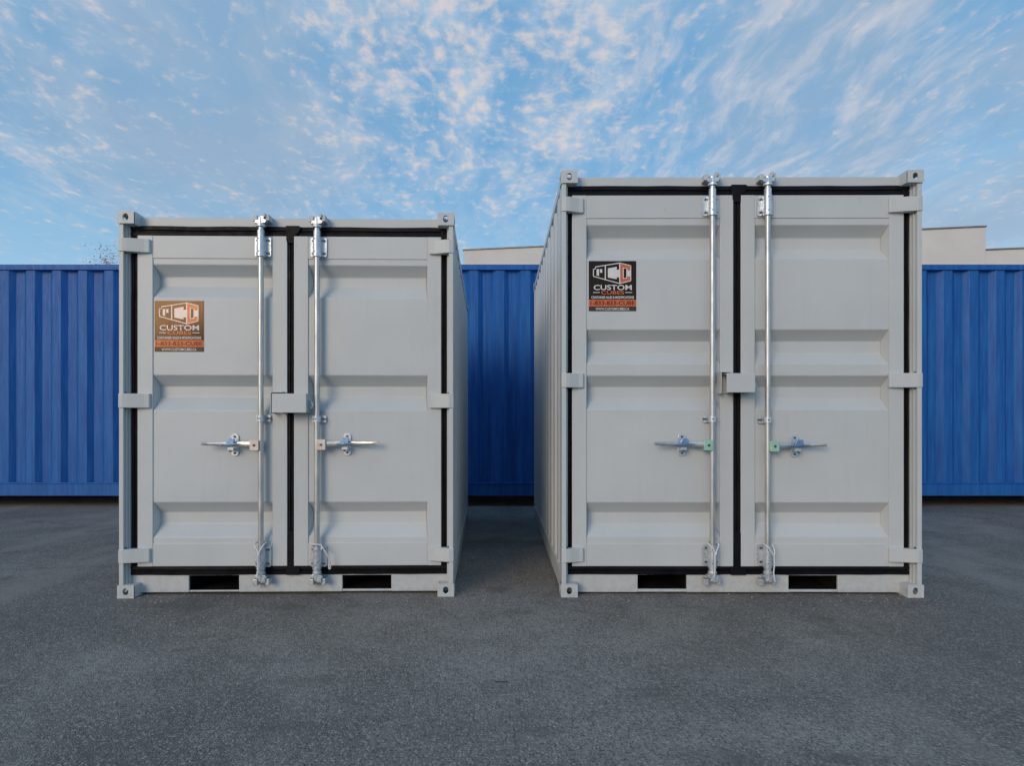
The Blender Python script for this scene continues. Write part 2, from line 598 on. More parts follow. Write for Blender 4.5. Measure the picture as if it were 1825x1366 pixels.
def make_lockbar(root, x, zb0, zb1, zt0, zt1, zg, zc0, zc1, side, ztop, hub_mat, tip, keep, hz, flip, d_rod=0.012):
    """galvanised door bar. side = -1/+1: which way the handle points; flip: side of the bracket plates' wider wing"""
    rr = 0.0162
    bar = part('locking_bar', 'zinc', root, lambda b: b.tube([(x, d_rod, zc0 + 0.02), (x, d_rod, (zc0 + zc1) / 2), (x, d_rod, zc1 - 0.02)], rr, 20), smooth=True)
    w1, w2 = (0.047, 0.051) if flip > 0 else (0.052, 0.043)

    def bracket(b, z0, z1, ext0, ext1):
        b.prism_y(rounded(x - w1, x + w2, z0, z1, 0.012), D_FRAME - 0.010, D_FRAME + 0.002)
        # housing wrapped round the bar
        pr = []
        for i in range(13):
            an = PI * i / 12
            pr.append((x + 0.0245 * math.cos(an), d_rod - 0.0245 * math.sin(an)))
        n = len(b.v)
        prof = [(x + 0.0245, D_FRAME - 0.004)] + pr + [(x - 0.0245, D_FRAME - 0.004)]
        m = len(prof)
        for z in (z0 + 0.006, z1 - 0.006):
            b.v += [(p[0], p[1], z) for p in prof]
        for i in range(m - 1):
            b.face((n + i, n + i + 1, n + m + i + 1, n + m + i))
        b.face([n + i for i in reversed(range(m))])
        b.face([n + m + i for i in range(m)])
        # collars
        b.tube([(x, d_rod, z0 - 0.008), (x, d_rod, z0 + 0.010)], 0.0265, 18)
        b.tube([(x, d_rod, z1 - 0.010), (x, d_rod, z1 + ext1)], 0.0215, 18)
        b.tube([(x, d_rod, z0 - ext0), (x, d_rod, z0 + 0.002)], 0.0215, 18)
        b.cur = 1
        wing = x + (w2 - 0.014) if flip > 0 else x - (w1 - 0.020)
        wing2 = x - (w1 - 0.012) if flip > 0 else x + (w2 - 0.008)
        for zz in (z0 + 0.020, z1 - 0.020):
            b.tube([(wing, D_FRAME - 0.016, zz), (wing, D_FRAME - 0.008, zz)], 0.0075, 6)
            b.tube([(wing + (-0.012 if flip > 0 else 0.012), D_FRAME - 0.014, zz), (wing + (-0.012 if flip > 0 else 0.012), D_FRAME - 0.008, zz)], 0.004, 8)
            b.tube([(wing2, D_FRAME - 0.014, zz), (wing2, D_FRAME - 0.008, zz)], 0.006, 6)
            b.tube([(x - 0.006, d_rod - 0.0255, zz), (x - 0.006, d_rod - 0.02, zz)], 0.0036, 8)
        b.cur = 0
    part('bearing_bracket', ['zincplate', 'bolt'], bar, lambda b: bracket(b, zt0, zt1, 0.0, 0.032), smooth=True)
    part('bearing_bracket', ['zincplate', 'bolt'], bar, lambda b: bracket(b, zb0, zb1, 0.034, 0.0), smooth=True)

    def guide(b):
        b.prism_y(rounded(x - w1 + 0.008, x + w2 - 0.004, zg - 0.021, zg + 0.021, 0.006), D_FRAME - 0.008, D_FRAME + 0.002)
        b.tube([(x, d_rod, zg - 0.018), (x, d_rod, zg + 0.018)], 0.0225, 18)
        b.cur = 1
        b.tube([(x - 0.004, d_rod - 0.0245, zg), (x - 0.004, d_rod - 0.02, zg)], 0.0045, 8)
        s = 1 if flip > 0 else -1
        for q in (0.030, 0.043):
            b.tube([(x + s * q, D_FRAME - 0.014, zg), (x + s * q, D_FRAME - 0.006, zg)], 0.0065, 6)
        b.tube([(x - s * 0.032, D_FRAME - 0.012, zg), (x - s * 0.032, D_FRAME - 0.006, zg)], 0.005, 6)
    part('guide_bracket', ['zincplate', 'bolt'], bar, guide, smooth=True)

    # cams at both ends, hooked in keepers welded to header and sill
    for zz, up in ((zc1, 1), (zc0, -1)):
        def cam_(b):
            b.tube([(x, d_rod, zz - up * 0.062), (x, d_rod, zz - up * 0.046)], 0.0265, 18)
            b.tube([(x, d_rod, zz - up * 0.05), (x, d_rod, zz - up * 0.004)], 0.0175, 16)
            b.prism_y([(x - 0.036, zz - up * 0.040), (x - 0.012, zz - up * 0.046), (x + 0.030, zz - up * 0.040), (x + 0.040, zz - up * 0.026), (x + 0.020, zz - up * 0.012), (x + 0.026, zz), (x + 0.004, zz + up * 0.004), (x - 0.004, zz - up * 0.018), (x - 0.026, zz - up * 0.022)][::up], d_rod - 0.016, d_rod + 0.020)
        part('cam', 'zincplate', bar, cam_, 0.002)

        def keeper(b):
            b.box(x - 0.048, x - 0.022, 0.012, D_SILL + 0.003, zz - 0.026, zz + 0.012)
            b.box(x + 0.028, x + 0.050, 0.008, D_SILL + 0.003, zz - 0.022 * 1, zz + 0.016)
            b.box(x - 0.046, x + 0.048, 0.040, D_SILL + 0.002, zz - 0.018, zz + 0.010)
            b.box(x + 0.014, x + 0.030, -0.004, 0.020, zz - 0.004, zz + 0.020)
        part('cam_keeper', 'grey2' if up > 0 else 'zincplate', root, keeper, 0.003)

    # handle hub, lever and catch
    hx0, hx1 = (x - 0.058, x - 0.004) if side < 0 else (x + 0.004, x + 0.058)
    part('handle_hub', [hub_mat, 'bolt'], bar, lambda b: (b.prism_y(rounded(hx0, hx1, hz - 0.032, hz + 0.032, 0.007), d_rod - 0.030, d_rod + 0.016), setattr(b, 'cur', 1),
         b.tube([((hx0 + hx1) / 2, d_rod - 0.036, hz), ((hx0 + hx1) / 2, d_rod - 0.028, hz)], 0.008, 8)), 0.002)

    def lever(b):
        xa = hx0 + 0.01 if side < 0 else hx1 - 0.01
        n = 9
        base = len(b.v)
        for i in range(n):
            t = i / (n - 1)
            xx = xa + (tip - xa) * t
            hh = 0.019 - 0.010 * t ** 1.2
            yy = d_rod - 0.012 + 0.016 * math.sin(PI * t) - 0.014 * t
            zz = hz + 0.004 + (0.006 * t)
            th = 0.007 if t < 0.5 else 0.006
            for (dy, dz) in ((-th, -hh * 0.6), (-th, hh * 0.6), (-th * 0.4, hh), (th, hh * 0.6), (th, -hh * 0.6), (-th * 0.4, -hh)):
                b.v.append((xx, yy + dy, zz + dz))
        for i in range(n - 1):
            for j in range(6):
                q, q2 = base + i * 6 + j, base + i * 6 + (j + 1) % 6
                b.face((q, q2, q2 + 6, q + 6) if side > 0 else (q, q + 6, q2 + 6, q2))
        b.face([base + j for j in range(6)][::-1 if side > 0 else 1])
        b.face([base + (n - 1) * 6 + j for j in range(6)][::1 if side > 0 else -1])
    part('handle', 'zinc', bar, lever, smooth=True)

    def catch(b):
        b.prism_y(rounded(keep - 0.0245, keep + 0.0245, hz - 0.069, hz + 0.069, 0.0235, 8), D_PANEL - 0.009, D_PANEL + 0.002)
        b.box(keep - 0.020, keep + 0.016, d_rod - 0.004, D_PANEL, hz - 0.034, hz - 0.018)
        b.box(keep - 0.022, keep + 0.014, d_rod - 0.018, d_rod - 0.002, hz - 0.030, hz - 0.014)
        b.cur = 1
        for zz in (hz - 0.050, hz + 0.050):
            b.tube([(keep, D_PANEL - 0.016, zz), (keep, D_PANEL - 0.006, zz)], 0.0075, 6)
        b.tube([(keep + 0.004, d_rod - 0.02, hz - 0.040), (keep - 0.010, d_rod - 0.02, hz - 0.034)], 0.005, 6)
    ct = part('handle_catch', ['zincplate', 'bolt'], root, catch, 0.0015)

    def latch(b):
        b.prism_y([(keep - 0.030, hz + 0.010), (keep + 0.004, hz - 0.004), (keep + 0.024, hz + 0.020), (keep + 0.022, hz + 0.040), (keep - 0.014, hz + 0.040)], d_rod - 0.030, d_rod - 0.014)
        b.prism_y([(keep - 0.070, hz + 0.003), (keep - 0.02, hz + 0.000), (keep + 0.07, hz + 0.008), (keep + 0.02, hz + 0.014), (keep - 0.03, hz + 0.013)], d_rod - 0.034, d_rod - 0.024)
    part('latch', 'zincblue', ct, latch, 0.002)
    return bar


def text_mesh(body, width, height, bold=0.02):
    cu = bpy.data.curves.new('lettering', 'FONT')
    cu.body = body
    cu.size = 1.0
    cu.align_x = 'LEFT'
    cu.offset = bold
    cu.extrude = 0.0
    cu.resolution_u = 4
    tmp = bpy.data.objects.new('lettering', cu)
    col.objects.link(tmp)
    dg = bpy.context.evaluated_depsgraph_get()
    me = bpy.data.meshes.new_from_object(tmp.evaluated_get(dg))
    bpy.data.objects.remove(tmp)
    xs = [v.co.x for v in me.vertices]
    ys = [v.co.y for v in me.vertices]
    x0, x1, y0, y1 = min(xs), max(xs), min(ys), max(ys)
    for v in me.vertices:
        v.co = ((v.co.x - x0) / (x1 - x0) * width, 0, (v.co.y - y0) / (y1 - y0) * height)
    return me


def stroke(b, p, q, w, y, M2):
    p, q = Vector(p), Vector(q)
    t = (q - p).normalized()
    nrm = Vector((-t.y, t.x)) * w / 2
    e = t * w * 0.45
    for_pts = [p - e - nrm, q + e - nrm, q + e + nrm, p - e + nrm]
    pts = [M2(v.x, v.y, y) for v in for_pts]
    ar = (pts[1][0] - pts[0][0]) * (pts[2][2] - pts[0][2]) - (pts[1][2] - pts[0][2]) * (pts[2][0] - pts[0][0])
    b.quad(*(pts if ar > 0 else pts[::-1]))


def make_sticker(root, x0, x1, z0, z1, label):
    y = D_PANEL - 0.0015
    W, H = x1 - x0, z1 - z0
    # design grid: 1050 wide by 1110 high, origin top left
    def M2(u, v, yy):
        return (x0 + u / 1050 * W, yy, z1 - v / 1110 * H)

    def poly(b, pts, yy):
        q = [M2(u, v, yy) for u, v in pts]
        ar = sum(q[i][0] * q[(i + 1) % len(q)][2] - q[(i + 1) % len(q)][0] * q[i][2] for i in range(len(q)))
        b.quad(*(q if ar > 0 else q[::-1]))
    st = part('sticker', 'print_black', root, lambda b: b.box(x0, x1, y, D_PANEL + 0.001, z0, z1))
    st['label'] = label
    part('band', 'print_orange', st, lambda b: poly(b, [(0, 858), (1050, 858), (1050, 1008), (0, 1008)], y - 0.0006))
    part('band', 'print_charcoal', st, lambda b: poly(b, [(0, 1016), (1050, 1016), (1050, 1110), (0, 1110)], y - 0.0006))

    def logo(b):
        b.cur = 1
        poly(b, [(690, 62), (925, 112), (925, 432), (690, 490)], y - 0.0006)
        b.cur = 0
        ol = [(102, 340), (102, 178), (147, 174), (147, 130), (684, 46), (928, 104), (928, 440), (684, 500), (102, 340)]
        for p, q in zip(ol, ol[1:]):
            stroke(b, p, q, 19, y - 0.0009, M2)
        stroke(b, (365, 104), (365, 412), 24, y - 0.0010, M2)
        stroke(b, (684, 46), (684, 500), 24, y - 0.0011, M2)
        poly(b, [(172, 182), (226, 178), (226, 332), (172, 318)], y - 0.0008)
        poly(b, [(246, 184), (297, 178), (297, 262), (246, 258)], y - 0.0008)
        poly(b, [(422, 164), (618, 128), (618, 196), (684, 190), (684, 366), (618, 360), (618, 404), (422, 366)], y - 0.0008)
        poly(b, [(752, 148), (850, 164), (850, 208), (928, 212), (928, 340), (848, 342), (848, 384), (754, 396)], y - 0.0008)
        b.cur = 2
        poly(b, [(772, 164), (830, 170), (830, 372), (772, 378)], y - 0.0012)
    part('logo', ['print_white', 'print_orange', 'print_black'], st, logo)
    part('rule', 'print_white', st, lambda b: poly(b, [(95, 690), (245, 690), (245, 704), (95, 704)], y - 0.0006))
    part('rule', 'print_white', st, lambda b: poly(b, [(805, 690), (960, 690), (960, 704), (805, 704)], y - 0.0006))
    for body, u0, u1, v0, v1, mat, bold in (
            ('CUSTOM', 108, 950, 530, 645, 'print_white', 0.014), ('CUBES', 275, 780, 662, 740, 'print_orange', 0.016),
            ('CONTAINER SALES & MODIFICATIONS', 55, 998, 778, 836, 'print_white', 0.020),
            ('1-833-833-CUBE', 35, 1018, 886, 978, 'print_maroon', 0.022), ('WWW.CUSTOMCUBES.CA', 150, 895, 1034, 1090, 'print_white', 0.016)):
        me = text_mesh(body, (u1 - u0) / 1050 * W, (v1 - v0) / 1110 * H, bold)
        me.materials.append(M[mat])
        o = bpy.data.objects.new('lettering', me)
        col.objects.link(o)
        o.parent = st
        o.location = M2(u0, v1, y - 0.0014)
    return st


def make_container(c):
    W, H, L = c['W'], c['H'], c['L']
    a = R(c['yaw'])
    cx = c['cx']
    root = empty('storage_container', (cx - math.cos(a) * W / 2, 3.66 - math.sin(a) * W / 2, 0), a)
    tag(root, c['label'], 'container', 'pale grey storage containers')
    CW, CH, CD = 0.100, 0.076, 0.125
    for ox, x0, x1 in ((-1, 0.0, CW), (1, W - CW, W)):
        for top in (0, 1):
            z0, z1 = (H - CH, H) if top else (0.0, CH + 0.002)
            for y0, y1 in ((0.0, CD), (L - CD, L)):
                b = MB()
                if y0 == 0.0:
                    casting(b, x0, x1, y0, y1, z0, z1, ox, top)
                else:
                    t = MB()
                    casting(t, x0, x1, 0.0, CD, z0, z1, ox, top)
                    b.v = [(p[0], L - p[1], p[2]) for p in t.v]
                    for f in t.f:
                        b.face(f[::-1])
                b.build('corner_casting', 'grey2', root, 0.003)
    # posts: outer flange, stepped return to the door opening
    for s in (-1, 1):
        def X(q):
            return q if s < 0 else W - q
        def post(b):
            for q0, q1, y0, y1 in ((0.005, 0.032, 0.010, 0.16), (0.032, 0.040, 0.034, 0.15), (0.040, 0.046, 0.052, 0.14)):
                xa, xb = sorted((X(q0), X(q1)))
                b.box(xa, xb, y0, y1, CH - 0.004, H - CH + 0.004)
        part('corner_post', 'grey2', root, post, 0.003)
        part('corner_post', 'grey2', root, lambda b: b.box(*sorted((X(0.005), X(0.060))), L - 0.10, L - 0.006, CH - 0.004, H - CH + 0.004), 0.003)
        def wall(b):
            xo = 0.010
            corrugated_y(b, 0.15, L - 0.09, 0.14, H - 0.062, xo, 0.036, 0.278)
            if s > 0:
                b.v = [(W - p[0], p[1], p[2]) for p in b.v]
                b.f = [f[::-1] for f in b.f]
        part('side_wall', 'grey', root, wall)
        part('bottom_side_rail', 'grey2', root, lambda b: (b.box(*sorted((X(0.006), X(0.060))), CD - 0.005, L - CD + 0.005, 0.020, 0.135), b.box(*sorted((X(0.0025), X(0.058))), CD - 0.003, L - CD + 0.003, 0.135, 0.150)), 0.002)
        part('top_side_rail', 'grey2', root, lambda b: b.box(*sorted((X(0.006), X(0.066))), CD - 0.005, L - CD + 0.005, H - 0.066, H - 0.014), 0.003)
    # header and sill with the fork pockets
    part('header', 'grey2', root, lambda b: b.box(0.030, W - 0.030, D_SILL, 0.20, c['head'][0], c['head'][1]), 0.004)

    z0, z1 = c['sill']
    def sill(b):
        xs = [0.030]
        for p in c['pockets']:
            xs += [p[0], p[1]]
        xs.append(W - 0.030)
        for i in range(0, len(xs), 2):
            b.box(xs[i], xs[i + 1], D_SILL, 0.17, z0, z1)
        for p in c['pockets']:
            b.box(p[0], p[1], D_SILL + 0.001, 0.17, p[3], z1 - 0.0005)
            b.box(p[0], p[1], D_SILL + 0.003, D_SILL + 0.014, z0 + 0.001, p[2])
    part('sill', 'grey2', root, sill, 0.003)
    for p in c['pockets']:
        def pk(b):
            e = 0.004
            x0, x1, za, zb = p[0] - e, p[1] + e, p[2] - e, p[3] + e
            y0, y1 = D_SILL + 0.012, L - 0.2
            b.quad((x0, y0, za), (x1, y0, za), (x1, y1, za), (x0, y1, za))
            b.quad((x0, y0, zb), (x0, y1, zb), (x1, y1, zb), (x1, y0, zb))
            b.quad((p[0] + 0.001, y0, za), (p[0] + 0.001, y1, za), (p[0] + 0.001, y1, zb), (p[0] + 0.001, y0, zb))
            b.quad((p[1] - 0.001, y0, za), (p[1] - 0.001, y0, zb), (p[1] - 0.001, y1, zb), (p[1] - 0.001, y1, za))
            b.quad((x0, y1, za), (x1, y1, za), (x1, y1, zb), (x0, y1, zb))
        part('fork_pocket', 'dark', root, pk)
    part('roof', 'grey', root, lambda b: b.box(0.055, W - 0.055, 0.19, L - 0.03, H - 0.05, H - 0.028))
    part('floor', 'dark', root, lambda b: b.box(0.055, W - 0.055, 0.165, L - 0.03, 0.128, 0.15))
    part('end_wall', 'grey', root, lambda b: b.box(0.058, W - 0.058, L - 0.07, L - 0.03, 0.03, H - 0.03))
    # doors
    zd0, zd1, pz0, pz1 = c['dz']
    for (x0, p0, p1, x1) in c['doors']:
        make_door(root, x0, x1, p0, p1, zd0, zd1, pz0, pz1, c['grooves'], 0)
    # gaskets
    e = 0.004
    (dl, dr) = c['doors']
    yg = 0.072
    for along, a0, a1, c0, c1 in (('z', zd0 - 0.04, zd1 + 0.04, 0.044, dl[0] + e), ('z', zd0 - 0.04, zd1 + 0.04, dr[3] - e, W - 0.044), ('z', zd0 - 0.04, zd1 + 0.04, dl[3] - e, dr[0] + e)):
        part('door_gasket', 'rubber', root, lambda b: gasket(b, along, a0, a1, c0, c1, yg if c0 < 0.5 or c0 > 1.5 else yg - 0.004), smooth=True)
    part('door_gasket', 'rubber', root, lambda b: gasket(b, 'x', 0.042, W - 0.042, zd1 - e, c['head'][0] + e, yg - 0.0022), smooth=True)
    part('door_gasket', 'rubber', root, lambda b: gasket(b, 'x', 0.042, W - 0.042, c['sill'][1] - e, zd0 + e, yg - 0.0022), smooth=True)
    mx = (dl[3] + dr[0]) / 2
    gw = (dr[0] - dl[3]) / 2
    part('gasket_joint', 'rubber', root, lambda b: b.prism_y([(mx - gw - 0.010, zd1 - 0.026), (mx - gw + 0.002, zd1 - 0.044), (mx + gw - 0.001, zd1 - 0.044), (mx + gw + 0.001, zd1 - 0.002), (mx + gw + 0.020, zd1 + 0.010), (mx + gw + 0.046, c['head'][0] - 0.006), (mx + gw + 0.030, c['head'][0] + 0.006), (mx - gw - 0.010, c['head'][0] + 0.006)], 0.050, 0.09), 0.004)
    part('gasket_joint', 'rubber', root, lambda b: b.prism_y([(mx - gw - 0.004, zd0 + 0.012), (mx - gw - 0.014, zd0 - 0.02), (mx - gw - 0.012, c['sill'][1] - 0.004), (mx + gw + 0.034, c['sill'][1] - 0.004), (mx + gw + 0.036, zd0 - 0.016), (mx + gw + 0.003, zd0 + 0.010), (mx + gw + 0.003, zd0 + 0.2), (mx + gw - 0.002, zd0 + 0.21), (mx - gw + 0.002, zd0 + 0.21)], 0.054, 0.09), 0.004)
    # strap hinges from post to stile
    for (h0, h1) in c['hinges']:
        for s, xe, door_x in ((-1, c['hx'][0], dl[0]), (1, c['hx'][1], dr[3])):
            def X(q):
                return q if s < 0 else W - q
            xin = xe if s < 0 else W - xe
            def hinge(b):
                prof = [(0.003, 0.006), (0.030, 0.002), (0.052, 0.006), (xin - 0.030, 0.028), (xin - 0.004, 0.031), (xin, 0.036), (xin, 0.054), (0.048, 0.054), (0.040, 0.032), (0.003, 0.032)]
                n = len(b.v)
                m = len(prof)
                for z in (h0, h1):
                    b.v += [(X(p[0]), p[1], z) for p in prof]
                fl = 1 if s < 0 else -1
                b.face([n + i for i in range(m)][::fl])
                b.face([n + m + i for i in reversed(range(m))][::fl])
                for i in range(m):
                    j = (i + 1) % m
                    b.face((n + j, n + i, n + m + i, n + m + j)[::fl])
            hg = part('hinge', 'grey2', root, hinge, 0.0025)
            part('hinge_pin', 'bolt', hg, lambda b: b.tube([(X(0.036), 0.028, h0 - 0.010), (X(0.036), 0.028, h1 + 0.010)], 0.006, 8))
    # lock box across the meeting stiles
    x0, x1, za, zb = c['lock']
    def lock(b):
        y0, y1 = -0.055, D_FRAME
        t = 0.004
        b.box(x0, x1, y0, y0 + t, za, zb)
        b.box(x0, x1, y0 + t, y1 - 0.002, zb - t, zb)
        b.box(x1 - t, x1, y0 + t, y1 - 0.002, za, zb - t)
        b.box(x0 + 0.028, x0 + 0.028 + t, y0 + t, y1 - 0.002, za, zb - t)
    lk = part('lock_box', 'grey', root, lock, 0.002)
    part('lock_bracket', 'grey', lk, lambda b: (b.box(x0 - 0.022, x0 - 0.017, -0.020, D_FRAME, za - 0.004, zb + 0.012), b.box(x0 - 0.022, x0 + 0.052, -0.020, D_FRAME, zb + 0.008, zb + 0.013),
         b.box(x0 - 0.017, x0 + 0.05, D_FRAME - 0.006, D_FRAME + 0.001, za - 0.004, zb + 0.008)), 0.0015)
    hk = x1 + 0.012
    part('padlock_hook', 'zincplate', lk, lambda b: b.tube([(hk - 0.014, 0.0, za + 0.072), (hk + 0.006, -0.004, za + 0.066), (hk + 0.012, -0.006, za + 0.044), (hk + 0.004, -0.006, za + 0.026), (hk - 0.006, -0.004, za + 0.034)], 0.0048, 8), smooth=True)
    # locking bars
    for bb in c['bars']:
        make_lockbar(root, **bb)
    make_sticker(root, *c['sticker'], c['sticker_label'])
    return root


LEFT = dict(W=2.0225, H=2.334, L=2.99, yaw=1.1, cx=-1.2763,
    label='shorter pale grey steel container with brownish glaring sticker on its left door',
    head=(2.260, 2.319), sill=(0.0145, 0.126), pockets=[(0.392, 0.697, 0.026, 0.117), (1.330, 1.631, 0.029, 0.115)],
    doors=[(0.093, 0.1854, 0.9096, 0.999), (1.0406, 1.1276, 1.8562, 1.941)], dz=(0.179, 2.201, 0.3207, 2.062),
    grooves=[(2.0248, 1.9624, 1.9032, 1.8221), (1.3488, 1.2834, 1.2172, 1.1326), (0.5712, 0.5023, 0.4303, 0.3557)],
    hinges=[(2.092, 2.174), (1.148, 1.234), (0.210, 0.292)], hx=(0.176, 1.870), lock=(0.943, 1.146, 1.1175, 1.2317),
    sticker=(0.1947, 0.4921, 1.4919, 1.8027), sticker_label='square company sticker with sunset glare turning its black print brown',
    bars=[dict(x=0.854, zb0=0.176, zb1=0.303, zt0=2.072, zt1=2.190, zg=1.084, zc0=0.095, zc1=2.305, side=-1, ztop=2.3, hub_mat='zincpink', tip=0.511, keep=0.682, hz=0.922, flip=1),
          dict(x=1.192, zb0=0.176, zb1=0.303, zt0=2.072, zt1=2.190, zg=1.080, zc0=0.095, zc1=2.303, side=1, ztop=2.3, hub_mat='zincpink', tip=1.562, keep=1.366, hz=0.925, flip=1)])
RIGHT = dict(W=2.1879, H=2.586, L=3.04, yaw=-0.25, cx=1.4782,
    label='taller pale grey steel container with crisp black sticker on its left door',
    head=(2.513, 2.574), sill=(0.011, 0.125), pockets=[(0.479, 0.781, 0.030, 0.118), (1.408, 1.710, 0.028, 0.115)],
    doors=[(0.072, 0.1602, 0.9775, 1.0583), (1.1056, 1.1904, 2.0122, 2.0996)], dz=(0.176, 2.453, 0.315, 2.312),
    grooves=[(2.2715, 2.2076, 2.1329, 2.0622), (1.6295, 1.5652, 1.4926, 1.4185), (1.3466, 1.2806, 1.2093, 1.1363), (0.5683, 0.4981, 0.4283, 0.357)],
    hinges=[(2.341, 2.430), (1.272, 1.359), (0.209, 0.291)], hx=(0.140, 2.002), lock=(0.979, 1.148, 1.238, 1.353),
    sticker=(0.1745, 0.4653, 1.743, 2.0508), sticker_label='square black and orange company sticker with white logo',
    bars=[dict(x=0.917, zb0=0.187, zb1=0.313, zt0=2.322, zt1=2.442, zg=1.080, zc0=0.095, zc1=2.556, side=-1, ztop=2.5, hub_mat='zincgreen', tip=0.559, keep=0.742, hz=0.922, flip=-1),
          dict(x=1.252, zb0=0.187, zb1=0.313, zt0=2.322, zt1=2.442, zg=1.075, zc0=0.095, zc1=2.556, side=1, ztop=2.5, hub_mat='zincgreen', tip=1.594, keep=1.431, hz=0.915, flip=-1)])
root_l = make_container(LEFT)
root_r = make_container(RIGHT)


# ------------------------------------------------------------------ blue containers behind
def make_blue(x0, x1, y0, label, phase):
    root = empty('shipping_container', (x0, y0, 0))
    tag(root, label, 'container', 'blue shipping containers in the back row')
    L = x1 - x0
    H, DP = 3.04, 2.44
    part('side_wall', 'blue', root, lambda b: corrugated_x(b, 0.05, L - 0.05, 0.28, H - 0.07, 0.018, 0.050, 0.327, phase))
    part('side_wall', 'blue', root, lambda b: b.box(0.06, L - 0.06, DP - 0.05, DP - 0.01, 0.15, H - 0.05))
    for ya, yb in ((0.0, 0.07), (DP - 0.07, DP)):
        part('top_side_rail', 'blue', root, lambda b: b.box(0.10, L - 0.10, ya, yb, H - 0.075, H - 0.006), 0.006)
        part('bottom_side_rail', 'blue', root, lambda b: (b.box(0.10, L - 0.10, ya + 0.004, yb, 0.134, 0.285), b.box(0.10, L - 0.10, ya - 0.006, yb, 0.285, 0.300)), 0.004)
        for xa, xb in ((0.0, 0.16), (L - 0.16, L)):
            part('corner_casting', 'blue', root, lambda b: b.box(xa, xb, ya - 0.008, yb + 0.08, 0.0, 0.118), 0.006)
            part('corner_casting', 'blue', root, lambda b: b.box(xa, xb, ya - 0.008, yb + 0.08, H - 0.118, H + 0.004), 0.006)
            part('corner_post', 'blue', root, lambda b: b.box(xa + 0.003, xb - 0.003, ya + 0.0015, yb + 0.05, 0.117, H - 0.117), 0.006)
    part('roof', 'blue', root, lambda b: b.box(0.06, L - 0.06, 0.06, DP - 0.06, H - 0.05, H - 0.015))
    part('floor', 'dark', root, lambda b: b.box(0.06, L - 0.06, 0.06, DP - 0.06, 0.16, 0.20))
    for xa, xb in ((0.02, 0.06), (L - 0.06, L - 0.02)):
        part('end_wall', 'blue', root, lambda b: b.box(xa, xb, 0.10, DP - 0.10, 0.14, H - 0.05))
    return root


make_blue(-9.30, 2.88, 7.58, 'long blue corrugated container seen left of and between the grey ones', 0.12)
make_blue(2.96, 9.02, 7.58, 'blue corrugated container showing at the right, behind the taller grey one', 0.02)


# ------------------------------------------------------------------ pale building beyond
def make_building():
    p0 = Vector((-1.55, 27.3))
    p1 = Vector((19.33, 24.0))
    ang = math.atan2(p1.y - p0.y, p1.x - p0.x)
    Lc = (p1 - p0).length
    root = empty('flat_roofed_building', (p0.x, p0.y, 0), ang)
    tag(root, 'pale beige flat roofed building with stepped parapet beyond the blue containers', 'building')
    Hc, Hl, Hr = 8.78, 8.10, 7.87
    part('parapet_wall', 'stucco', root, lambda b: b.box(0, Lc, 0, 14, 0, Hc), 0.02)
    part('wing_wall', 'stucco', root, lambda b: b.box(-16, -0.004, 0.06, 13.8, 0, Hl), 0.02)
    part('wing_wall', 'stucco', root, lambda b: b.box(Lc + 0.004, Lc + 18, 0.06, 13.8, 0, Hr), 0.02)
    part('coping', 'cap', root, lambda b: b.box(-0.03, Lc + 0.03, -0.04, 14.04, Hc, Hc + 0.06), 0.01)
    part('coping', 'cap', root, lambda b: b.box(-16.03, -0.035, 0.02, 13.84, Hl, Hl + 0.06), 0.01)
    part('coping', 'cap', root, lambda b: b.box(Lc + 0.035, Lc + 18.03, 0.02, 13.84, Hr, Hr + 0.06), 0.01)


make_building()


# ------------------------------------------------------------------ bare tree
def make_tree(x, y, h):
    root = empty('bare_tree', (x, y, 0))
    tag(root, 'thin tree with sparse russet leaves above the blue container at left', 'tree')
    rnd = random.Random(5)
    wood, leaves = MB(), MB()
    trunk = MB()
    trunk.tube([(0, 0, 0), (0.03, 0.02, h * 0.25), (-0.02, 0.03, h * 0.5), (0.0, 0.0, h * 0.72)], [0.08, 0.065, 0.05, 0.03], 10)
    trunk.build('trunk', 'bark', root, smooth=True)

    def leaf(p):
        s = rnd.uniform(0.018, 0.032)
        m = Matrix.Rotation(rnd.uniform(0, 6.28), 3, 'Z') @ Matrix.Rotation(rnd.uniform(-1.4, 1.4), 3, 'X')
        leaves.quad(*[Vector(p) + m @ Vector(q) * s for q in ((-0.8, 0, 0), (0, -0.45, 0.1), (1.0, 0, 0.05), (0, 0.45, 0.1))])

    def branch(p, d, ln, r, lev):
        pts, rad = [Vector(p)], [r]
        q = Vector(p)
        dd = Vector(d).normalized()
        n = 4
        for i in range(n):
            dd = (dd + Vector((rnd.uniform(-.22, .22), rnd.uniform(-.22, .22), rnd.uniform(-.02, .22)))).normalized()
            q = q + dd * ln / n
            pts.append(q.copy())
            rad.append(r * (1 - 0.75 * (i + 1) / n))
            if lev < 3 and i > 0:
                for _ in range(2 if lev < 2 else 1):
                    sd = (dd + Vector((rnd.uniform(-.9, .9), rnd.uniform(-.9, .9), rnd.uniform(0, .6)))).normalized()
                    branch(q, sd, ln * rnd.uniform(0.40, 0.62), rad[-1] * 0.7, lev + 1)
            if lev >= 2 and rnd.random() < 0.22:
                leaf(q + Vector((rnd.uniform(-.03, .03), 0, rnd.uniform(-.03, .03))))
        wood.tube(pts, rad, 5)
    for i in range(9):
        an = i * 2.4
        zz = h * (0.45 + 0.03 * i)
        branch((0, 0, zz), (0.28 * math.cos(an), 0.28 * math.sin(an), 1.0), h * rnd.uniform(0.13, 0.20), 0.016, 0)
    cr = wood.build('crown', 'bark', root, smooth=True)
    leaves.build('leaves', 'leaf', cr)['kind'] = 'stuff'


make_tree(-8.93, 13.9, 5.35)


